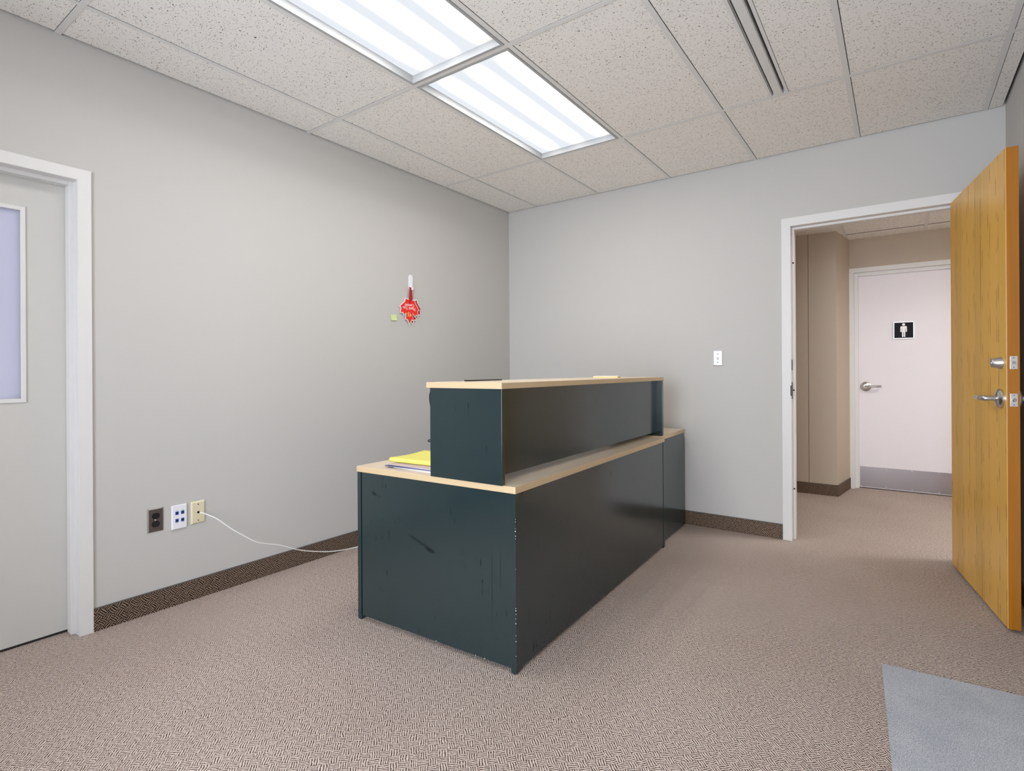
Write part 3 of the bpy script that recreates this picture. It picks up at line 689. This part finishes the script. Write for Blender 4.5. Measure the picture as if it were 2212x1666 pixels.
# ------------------------------------------------------------------ counter riser standing on the worktop
RS = empty('counter_riser', (1.7069, -2.4171, DZ), 0.0253); tag(RS, 'dark green counter riser with maple cap standing on the reception desk', 'counter riser')
RL, RD, RZ0, RZ1 = 1.8845, 0.3717, 1.0925 - DZ, 1.1165 - DZ
top_slab('cap', RS, -RD - 0.0206, 0.0012, -0.0015, RL + 0.002, RZ0, RZ1)
b = bm_new(); box(b, -RD, -0.0008, 0.0, 0.0205, 0.0004, RZ0, 0.0008); obj('end_panel', b, 'desk_green', RS)
b = bm_new(); box(b, -RD, -0.0008, RL - 0.0205, RL, 0.0045, RZ0, 0.0008); obj('end_panel', b, 'desk_green', RS)
b = bm_new(); box(b, -0.058, -0.040, 0.0205, RL - 0.0205, 0.029, RZ0); obj('front_panel', b, 'desk_green', RS)
b = bm_new(); lathe(b, [(0.0095, 0.0), (0.0095, 0.0015), (0.007, 0.003)], 'X', 18, (-0.040, 0.052, 0.066)); obj('screw_cover', b, 'dark_metal', RS, True)
b = bm_new(); lathe(b, [(0.007, 0), (0.007, -0.010)], 'Y', 14, (-0.02, RL - 0.0205, 0.014)); obj('cam_cover', b, 'desk_green', RS, True)
b = bm_new(); box(b, -RD + 0.01, -0.058, 0.0205, RL - 0.0205, 0.20, 0.216); obj('shelf', b, 'desk_green', RS)

# things on the riser
def rpt(a, bb, z=0.0):
    cs, sn = math.cos(0.0253), math.sin(0.0253); return Vector((1.7069 + cs * a - sn * bb, -2.4171 + sn * a + cs * bb, z))
n_ = empty('notepad', rpt(-0.21, 1.44, 1.1165), 0.35); tag(n_, 'small yellowish notepad lying on the maple cap of the riser', 'notepad')
b = bm_new(); box(b, -0.075, 0.075, -0.105, 0.105, 0, 0.010, 0.001); obj('page_block', b, 'yellow_card', n_)
b = bm_new(); box(b, -0.072, 0.080, -0.102, 0.112, 0.010, 0.0112); obj('cover_sheet', b, 'paper_white', n_)
b = bm_new(); box(b, -0.013, 0.013, -0.13, 0.13, 0, 0.006, 0.002)
tag(obj('black_ruler', b, 'black_plastic', None, False, rpt(-0.335, 0.33, 1.1165), (0, 0, 0.02)), 'flat black strip lying along the rear of the riser cap', 'ruler')
# black cord hanging behind the riser
P = [rpt(-RD - 0.012, 0.030, 1.090), rpt(-RD - 0.021, 0.026, 1.075), rpt(-RD - 0.025, 0.024, 1.050), rpt(-RD - 0.021, 0.026, 1.015), rpt(-RD - 0.013, 0.03, 0.975), rpt(-RD - 0.009, 0.034, 0.945), rpt(-RD - 0.008, 0.04, 0.90),
     rpt(-RD - 0.016, 0.036, 0.874), rpt(-RD - 0.034, 0.028, 0.866), rpt(-RD - 0.038, 0.028, 0.8625), rpt(-RD - 0.032, 0.03, 0.859), rpt(-RD - 0.010, 0.04, 0.860), rpt(-RD + 0.03, 0.06, 0.80), rpt(-RD + 0.05, 0.10, 0.725)]
b = bm_new(); tube(b, spline(P, 6), 0.0026, 8); tag(obj('black_cable', b, 'rubber_black', None, True), 'thin black cord hanging behind the near end of the riser', 'cord')

# papers on the worktop
def dpt(a, bb, z=0.0):
    cs, sn = math.cos(DR), math.sin(DR); return Vector((DK[0] + cs * a - sn * bb, DK[1] + sn * a + cs * bb, z))
z = DZ
stack = [('paper_white', 0.0045, -0.590, 0.186, 0.00, 'white printed sheets at the bottom of the stack under the yellow envelope'),
         ('paper_grey', 0.0030, -0.615, 0.182, 0.05, 'grey printed booklet low in the stack under the yellow envelope'),
         ('paper_navy', 0.0040, -0.640, 0.176, 0.10, 'dark navy brochure in the stack under the yellow envelope'),
         ('paper_white', 0.0020, -0.630, 0.184, 0.02, 'thin white leaflet above the navy brochure in the stack'),
         ('paper_mauve', 0.0032, -0.622, 0.180, 0.07, 'mauve brown folder directly below the yellow envelope')]
for mt, th, a, bb, r, lb in stack:
    b = bm_new(); w_, l_ = 0.235, 0.30
    n = 10
    for i in range(n):                      # a slightly wavy sheet
        pass
    box(b, -w_ / 2 - 0.0, w_ / 2 + 0.06, -l_ / 2 + 0.02, l_ / 2, 0, th - 0.0006, 0.0006)
    o = obj('document', b, mt, None, False, dpt(a, bb, z), (0, 0, DR - 0.03 + r)); tag(o, lb, 'document', 'papers stacked on the desk')
    z += th
# curled yellow envelope: a sheet folded over along its near edge
b = bm_new(); A = []
na, nb = 24, 22
for i in range(na + 1):
    s = i / na; row = []
    a = -0.155 + 0.35 * s
    roll = 0.0100 * (1 - 0.15 * s)
    for j in range(nb + 1):
        t = j / nb
        if t < 0.30:                        # lower leaf
            y = 0.20 - (t / 0.30) * 0.20; zz = 0.0008
        elif t < 0.55:                      # rolled fold at the near edge
            ph = (t - 0.30) / 0.25 * math.pi; y = 0.0 - roll * math.sin(ph) * 1.3; zz = 0.0008 + roll * (1 - math.cos(ph))
        else:                               # upper leaf, rising to the rear
            q = (t - 0.55) / 0.45; y = q * 0.235; hump = math.exp(-((s - 0.62) / 0.28) ** 2)
            zz = 0.0008 + 2 * roll - 0.010 * q * (1 - q) * 2 + 0.003 * q + 0.010 * hump * q * 0.7
        row.append(b.verts.new((a, y + 0.006 * s, zz)))
    A.append(row)
for i in range(na):
    for j in range(nb): b.faces.new((A[i][j], A[i + 1][j], A[i + 1][j + 1], A[i][j + 1]))
o = obj('yellow_envelope', b, 'yellow_paper', None, True, dpt(-0.618, 0.105, z), (0, 0, DR + 0.02))
so = o.modifiers.new('thickness', 'SOLIDIFY'); so.thickness = 0.0009; so.offset = 1
tag(o, 'curled bright yellow envelope on top of the papers on the desk', 'envelope')

# ------------------------------------------------------------------ wall plates
def wall_thing(name, u0, v0, u1, v1, label, cat):
    c = (hit(u0, v0, 0, 0.0) + hit(u1, v1, 0, 0.0)) / 2
    e = empty(name, (0.0, c.y, c.z)); tag(e, label, cat); return e
# local: x out of the wall, y to the right in the picture, z up
def plate(e, mt, hw=0.035, hh=0.0575, t=0.006, slope=0.005, nm='cover_plate'):
    b = bm_new()
    A = [b.verts.new((0.0002, sy * hw, sz * hh)) for sy, sz in ((-1, -1), (1, -1), (1, 1), (-1, 1))]
    A2 = [b.verts.new((0.0018, sy * hw, sz * hh)) for sy, sz in ((-1, -1), (1, -1), (1, 1), (-1, 1))]
    B = [b.verts.new((t, sy * (hw - slope), sz * (hh - slope))) for sy, sz in ((-1, -1), (1, -1), (1, 1), (-1, 1))]
    for P_, Q_ in ((A, A2), (A2, B)):
        for k in range(4): b.faces.new((P_[k], P_[(k + 1) % 4], Q_[(k + 1) % 4], Q_[k]))
    b.faces.new(B); b.faces.new(A[::-1]); return obj(nm, b, mt, e)
def yz_poly(bm, pts, x0, x1):
    n = len(pts); A = [bm.verts.new((x0, y, z)) for y, z in pts]; B = [bm.verts.new((x1, y, z)) for y, z in pts]
    bm.faces.new(A[::-1]); bm.faces.new(B)
    for i in range(n): bm.faces.new((A[i], A[(i + 1) % n], B[(i + 1) % n], B[i]))
po = wall_thing('power_outlet', 318, 1099, 352, 1147, 'steel plated duplex power outlet with black sockets', 'outlet')
plate(po, 'outlet_steel')
for zc in (0.0195, -0.0195):
    b = bm_new(); pts = []
    for k in range(28):
        a = 2 * math.pi * k / 28; pts.append((0.0172 * math.cos(a), zc + max(-0.0142, min(0.0142, 0.0172 * math.sin(a)))))
    yz_poly(b, pts, 0.004, 0.0085); r_ = obj('receptacle', b, 'black_plastic', po)
    for y in (-0.0063, 0.0063):
        b = bm_new(); box(b, 0.0085, 0.0088, y - 0.0012, y + 0.0012, zc - 0.001, zc + 0.0065); obj('blade_slot', b, 'dark_metal', r_)
    b = bm_new(); lathe(b, [(0.0024, 0.0085), (0.0024, 0.0088)], 'X', 10, (0, 0, zc - 0.0075)); obj('ground_hole', b, 'dark_metal', r_)
b = bm_new(); lathe(b, [(0.0035, 0.006), (0.002, 0.0075)], 'X', 12); obj('screw', b, 'bright_plate', po, True)

nw = wall_thing('network_plate', 370, 1090, 403, 1142, 'white network wall plate with four blue jacks', 'network socket')
plate(nw, 'white_plastic', 0.0355, 0.060, 0.008, 0.003)
for y, z_, tx in ((-0.0125, 0.021, 'D-1'), (0.0135, 0.021, 'D-2'), (-0.0125, -0.016, 'D-3'), (0.0135, -0.016, 'D-4')):
    b = bm_new(); box(b, 0.006, 0.0092, y - 0.0075, y + 0.0075, z_ - 0.0085, z_ + 0.0085, 0.0006); j = obj('network_jack', b, 'blue_plastic', nw)
    b = bm_new(); box(b, 0.0091, 0.0095, y - 0.005, y + 0.005, z_ - 0.003, z_ + 0.005); box(b, 0.0091, 0.0095, y - 0.0022, y + 0.0022, z_ - 0.006, z_ - 0.003); obj('port', b, 'navy_hole', j)
    zt_ = z_ + 0.0125 if z_ > 0 else z_ - 0.0125
    text_mesh('port_lettering', tx, 0.0055, 'text_ink', nw, Matrix(((0, 0, 1, 0.0082), (1, 0, 0, y), (0, 1, 0, zt_), (0, 0, 0, 1))), 0.0001)
for z_ in (-0.038,):
    b = bm_new(); box(b, 0.0075, 0.0086, -0.004, 0.004, z_ - 0.002, z_ + 0.002, 0.0004); obj('release_tab', b, 'white_plastic', nw)
cp = wall_thing('cable_plate', 412, 1081, 442, 1131, 'ivory wall plate with a white cable coming out of it', 'cable plate')
plate(cp, 'ivory_plastic', 0.0345, 0.0575, 0.007, 0.006)
for z_ in (0.041, -0.041):
    b = bm_new(); lathe(b, [(0.0034, 0.007), (0.0028, 0.008)], 'X', 12, (0, 0, z_)); obj('screw', b, 'dark_metal', cp, True)
b = bm_new(); lathe(b, [(0.0062, 0.0066), (0.0062, 0.0074)], 'X', 18); obj('cable_hole', b, 'black_plastic', cp, True)
# white cable from the plate, drooping along the wall to the desk
path = [(433, 1107.5, 0.006), (440, 1109, 0.022), (453, 1114, 0.045), (470, 1122, 0.065), (502, 1144, 0.085), (524, 1156, 0.095), (551, 1170, 0.100), (577, 1175, 0.100), (604, 1178, 0.100), (645, 1188, 0.095), (680, 1191.5, 0.095), (716, 1191.5, 0.100), (745, 1187.5, 0.105), (772, 1182, 0.11)]
P = [hit(u, v, 0, x) for u, v, x in path]
P += [Vector((0.16, -1.55, 0.02)), Vector((0.35, -1.35, 0.008)), Vector((0.62, -1.3, 0.008)), Vector((0.80, -1.45, 0.06)), Vector((0.84, -1.5, 0.28))]
P = [Vector((p.x, p.y, max(p.z, 0.004))) for p in P]
b = bm_new(); tube(b, spline(P, 6), 0.0027, 8); tag(obj('white_cable', b, 'cable_white', None, True), 'thin white cable drooping from the ivory plate towards the desk', 'cable')

# light switch on the back wall: local y out of the wall (towards -Y), x right, z up
c = (hit(1540, 757, 1, 0) + hit(1562, 791, 1, 0)) / 2
ls = empty('light_switch', (c.x, 0, c.z), math.radians(-90)); tag(ls, 'light switch with steel cover plate beside the doorway', 'light switch')
simple('plate_chrome', (0.78, 0.79, 0.80), 0.3, 0.55)
plate(ls, 'plate_chrome', 0.035, 0.0575, 0.006, 0.006)
b = bm_new(); box(b, 0.0055, 0.0066, -0.0055, 0.0055, -0.012, 0.012); sw = obj('toggle_slot', b, 'ivory_plastic', ls)
b = bm_new(); box(b, 0.0, 0.016, -0.0042, 0.0042, -0.0095, 0.0, 0.001); t_ = obj('toggle', b, 'white_plastic', sw, loc=(0.005, 0, 0.003), rot=(0, math.radians(-22), 0))
for z_ in (0.030, -0.030):
    b = bm_new(); lathe(b, [(0.0036, 0.006), (0.0026, 0.0074)], 'X', 12, (0, 0, z_)); obj('screw', b, 'dark_metal', ls, True)

# ------------------------------------------------------------------ red leaf tag on a white adhesive hook
CX0, CY0, CS = 780, 560, 9.255
def leafpt(x, y, off): return hit(CX0 + x / CS, CY0 + y / CS, 0, off)
hk = empty('adhesive_hook', (0, leafpt(985, 450, 0).y, leafpt(985, 450, 0).z)); tag(hk, 'white adhesive wall hook above the red leaf tag', 'hook')
b = bm_new(); pts = []
for k in range(13): a = math.pi * k / 12; pts.append((0.0185 * math.cos(a), 0.032 + 0.0185 * math.sin(a)))
pts += [(-0.0185, -0.045), (-0.012, -0.062), (0.012, -0.062), (0.0185, -0.045)]
yz_poly(b, pts, 0.0, 0.006); obj('back_plate', b, 'white_plastic', hk)
b = bm_new(); tube(b, spline([(0.004, 0, -0.03), (0.010, 0, -0.052), (0.020, 0, -0.058), (0.024, 0, -0.045)]), [0.008] * 19, 10); obj('hook_arm', b, 'white_plastic', hk, True)
leaf = [(875, 775), (975, 808), (1085, 825), (1078, 868), (1110, 930), (1158, 1022), (1132, 1045), (1138, 1155), (1100, 1125), (1078, 1172), (1030, 1085), (1047, 1245), (1008, 1222), (965, 1318), (922, 1212), (880, 1205), (893, 1085), (855, 1125), (832, 1072), (772, 1072), (795, 975), (765, 930), (868, 838)]
lt0 = leafpt(985, 860, 0.0)
lt = empty('leaf_tag', (0, lt0.y, lt0.z)); tag(lt, 'pair of red leaf shaped tags with white edges hanging on a red strap', 'tag')
def leaf_local(off, dx=0, dy=0, rot=0):
    out = []
    for x, y in leaf:
        p = leafpt(x, y, off); out.append(((p.y - lt0.y), (p.z - lt0.z)))
    cs, sn = math.cos(rot), math.sin(rot)
    return [(cs * y - sn * z + dx, sn * y + cs * z + dy) for y, z in out]
def inset(pts, d):
    bm = bm_new(); vs = [bm.verts.new((0, y, z)) for y, z in pts]; f = bm.faces.new(vs)
    n = len(pts); out = []
    area = sum(pts[i][0] * pts[(i + 1) % n][1] - pts[(i + 1) % n][0] * pts[i][1] for i in range(n))
    sgn = 1 if area > 0 else -1; bm.free()
    for i in range(n):
        p0, p1, p2 = Vector(pts[i - 1]), Vector(pts[i]), Vector(pts[(i + 1) % n])
        e1, e2 = (p1 - p0).normalized(), (p2 - p1).normalized()
        n1, n2 = Vector((-e1.y, e1.x)) * sgn, Vector((-e2.y, e2.x)) * sgn
        m_ = n1 + n2
        k = d / max(0.45, (1 + n1.dot(n2)) / 1.0) if m_.length > 1e-3 else d
        out.append(tuple(p1 + m_ * k))
    return out
for rot, dx, dy, x0, core, red in ((0.05, 0.027, 0.004, 0.006, 'leaf_card', 'tag_dark_red'), (0.0, 0, 0, 0.012, 'leaf_card', 'tag_red')):
    pts = leaf_local(0.012, dx, dy, rot)
    b = bm_new(); yz_poly(b, pts, x0, x0 + 0.002); lc = obj(core, b, 'tag_white', lt)
    b = bm_new(); yz_poly(b, inset(pts, 0.0048), x0 + 0.0019, x0 + 0.0026); obj('red_face', b, red, lc)
def tpos(x, y):
    p = leafpt(x, y, 0.015); return p.y - lt0.y, p.z - lt0.z
def up_mtx(x, y, ang):
    Y, Z = tpos(x, y); a = math.pi + ang
    cs, sn = math.cos(a), math.sin(a)
    return Matrix(((0, 0, 1, 0.0150), (cs, -sn, 0, Y), (sn, cs, 0, Z), (0, 0, 0, 1)))
text_mesh('lettering', 'Thank You', 0.032, 'tag_white', lc, up_mtx(966, 985, -0.02), 0.0003, font_scale=(0.92, 0.95))
text_mesh('lettering', 'Canada!', 0.032, 'tag_white', lc, up_mtx(966, 925, 0.02), 0.0003, font_scale=(0.92, 0.95))
text_mesh('gold_number', '45', 0.046, 'tag_gold', lc, up_mtx(968, 1105, -0.25), 0.0003)
b = bm_new(); y_, z_ = tpos(985, 700)
pts = [(tpos(963, 555)), (tpos(1018, 555)), (tpos(1012, 640)), (tpos(1028, 808)), (tpos(992, 850)), (tpos(985, 885)), (tpos(962, 870)), (tpos(958, 800)), (tpos(968, 640))]
yz_poly(b, pts, 0.0148, 0.0178); obj('strap', b, 'tag_dark_red', lt)
b = bm_new(); yy, zz = tpos(990, 560); lathe(b, [(0.0035, 0.0178), (0.0035, 0.0195)], 'X', 12, (0, yy - 0.004, zz)); lathe(b, [(0.0035, 0.0178), (0.0035, 0.0195)], 'X', 12, (0, yy + 0.008, zz)); obj('snap_button', b, 'tag_white', lt)
# sticky note
c = hit(850.3, 686, 0, 0); b = bm_new()
hw_, hh_ = 0.027, 0.021
rows = [(hh_, 0.001), (hh_ * .2, 0.0016), (-hh_ * .5, 0.004), (-hh_, 0.010)]
V = [[b.verts.new((x, s * hw_, z_ + s * 0.002)) for s in (-1, 1)] for z_, x in rows] 
for p, q in zip(V, V[1:]): b.faces.new((p[0], p[1], q[1], q[0]))
o = obj('sticky_note', b, 'sticky_green', None, False, (0, c.y, c.z)); so = o.modifiers.new('thickness', 'SOLIDIFY'); so.thickness = 0.0006
tag(o, 'small pale green sticky note stuck beside the red leaf tag', 'sticky note')

# ------------------------------------------------------------------ floor mat by the entrance
ang = math.atan2(-1.4932 + 1.5188, 3.3041 - 2.8897)
b = bm_new(); box(b, 0.0, 0.53, -1.20, 0.0, 0.0, 0.006, 0.0015)
tag(obj('floor_mat', b, 'mat_grey', None, False, (2.8897, -1.5188, 0.0005), (0, 0, ang)), 'light grey felt floor mat lying on the carpet', 'mat')
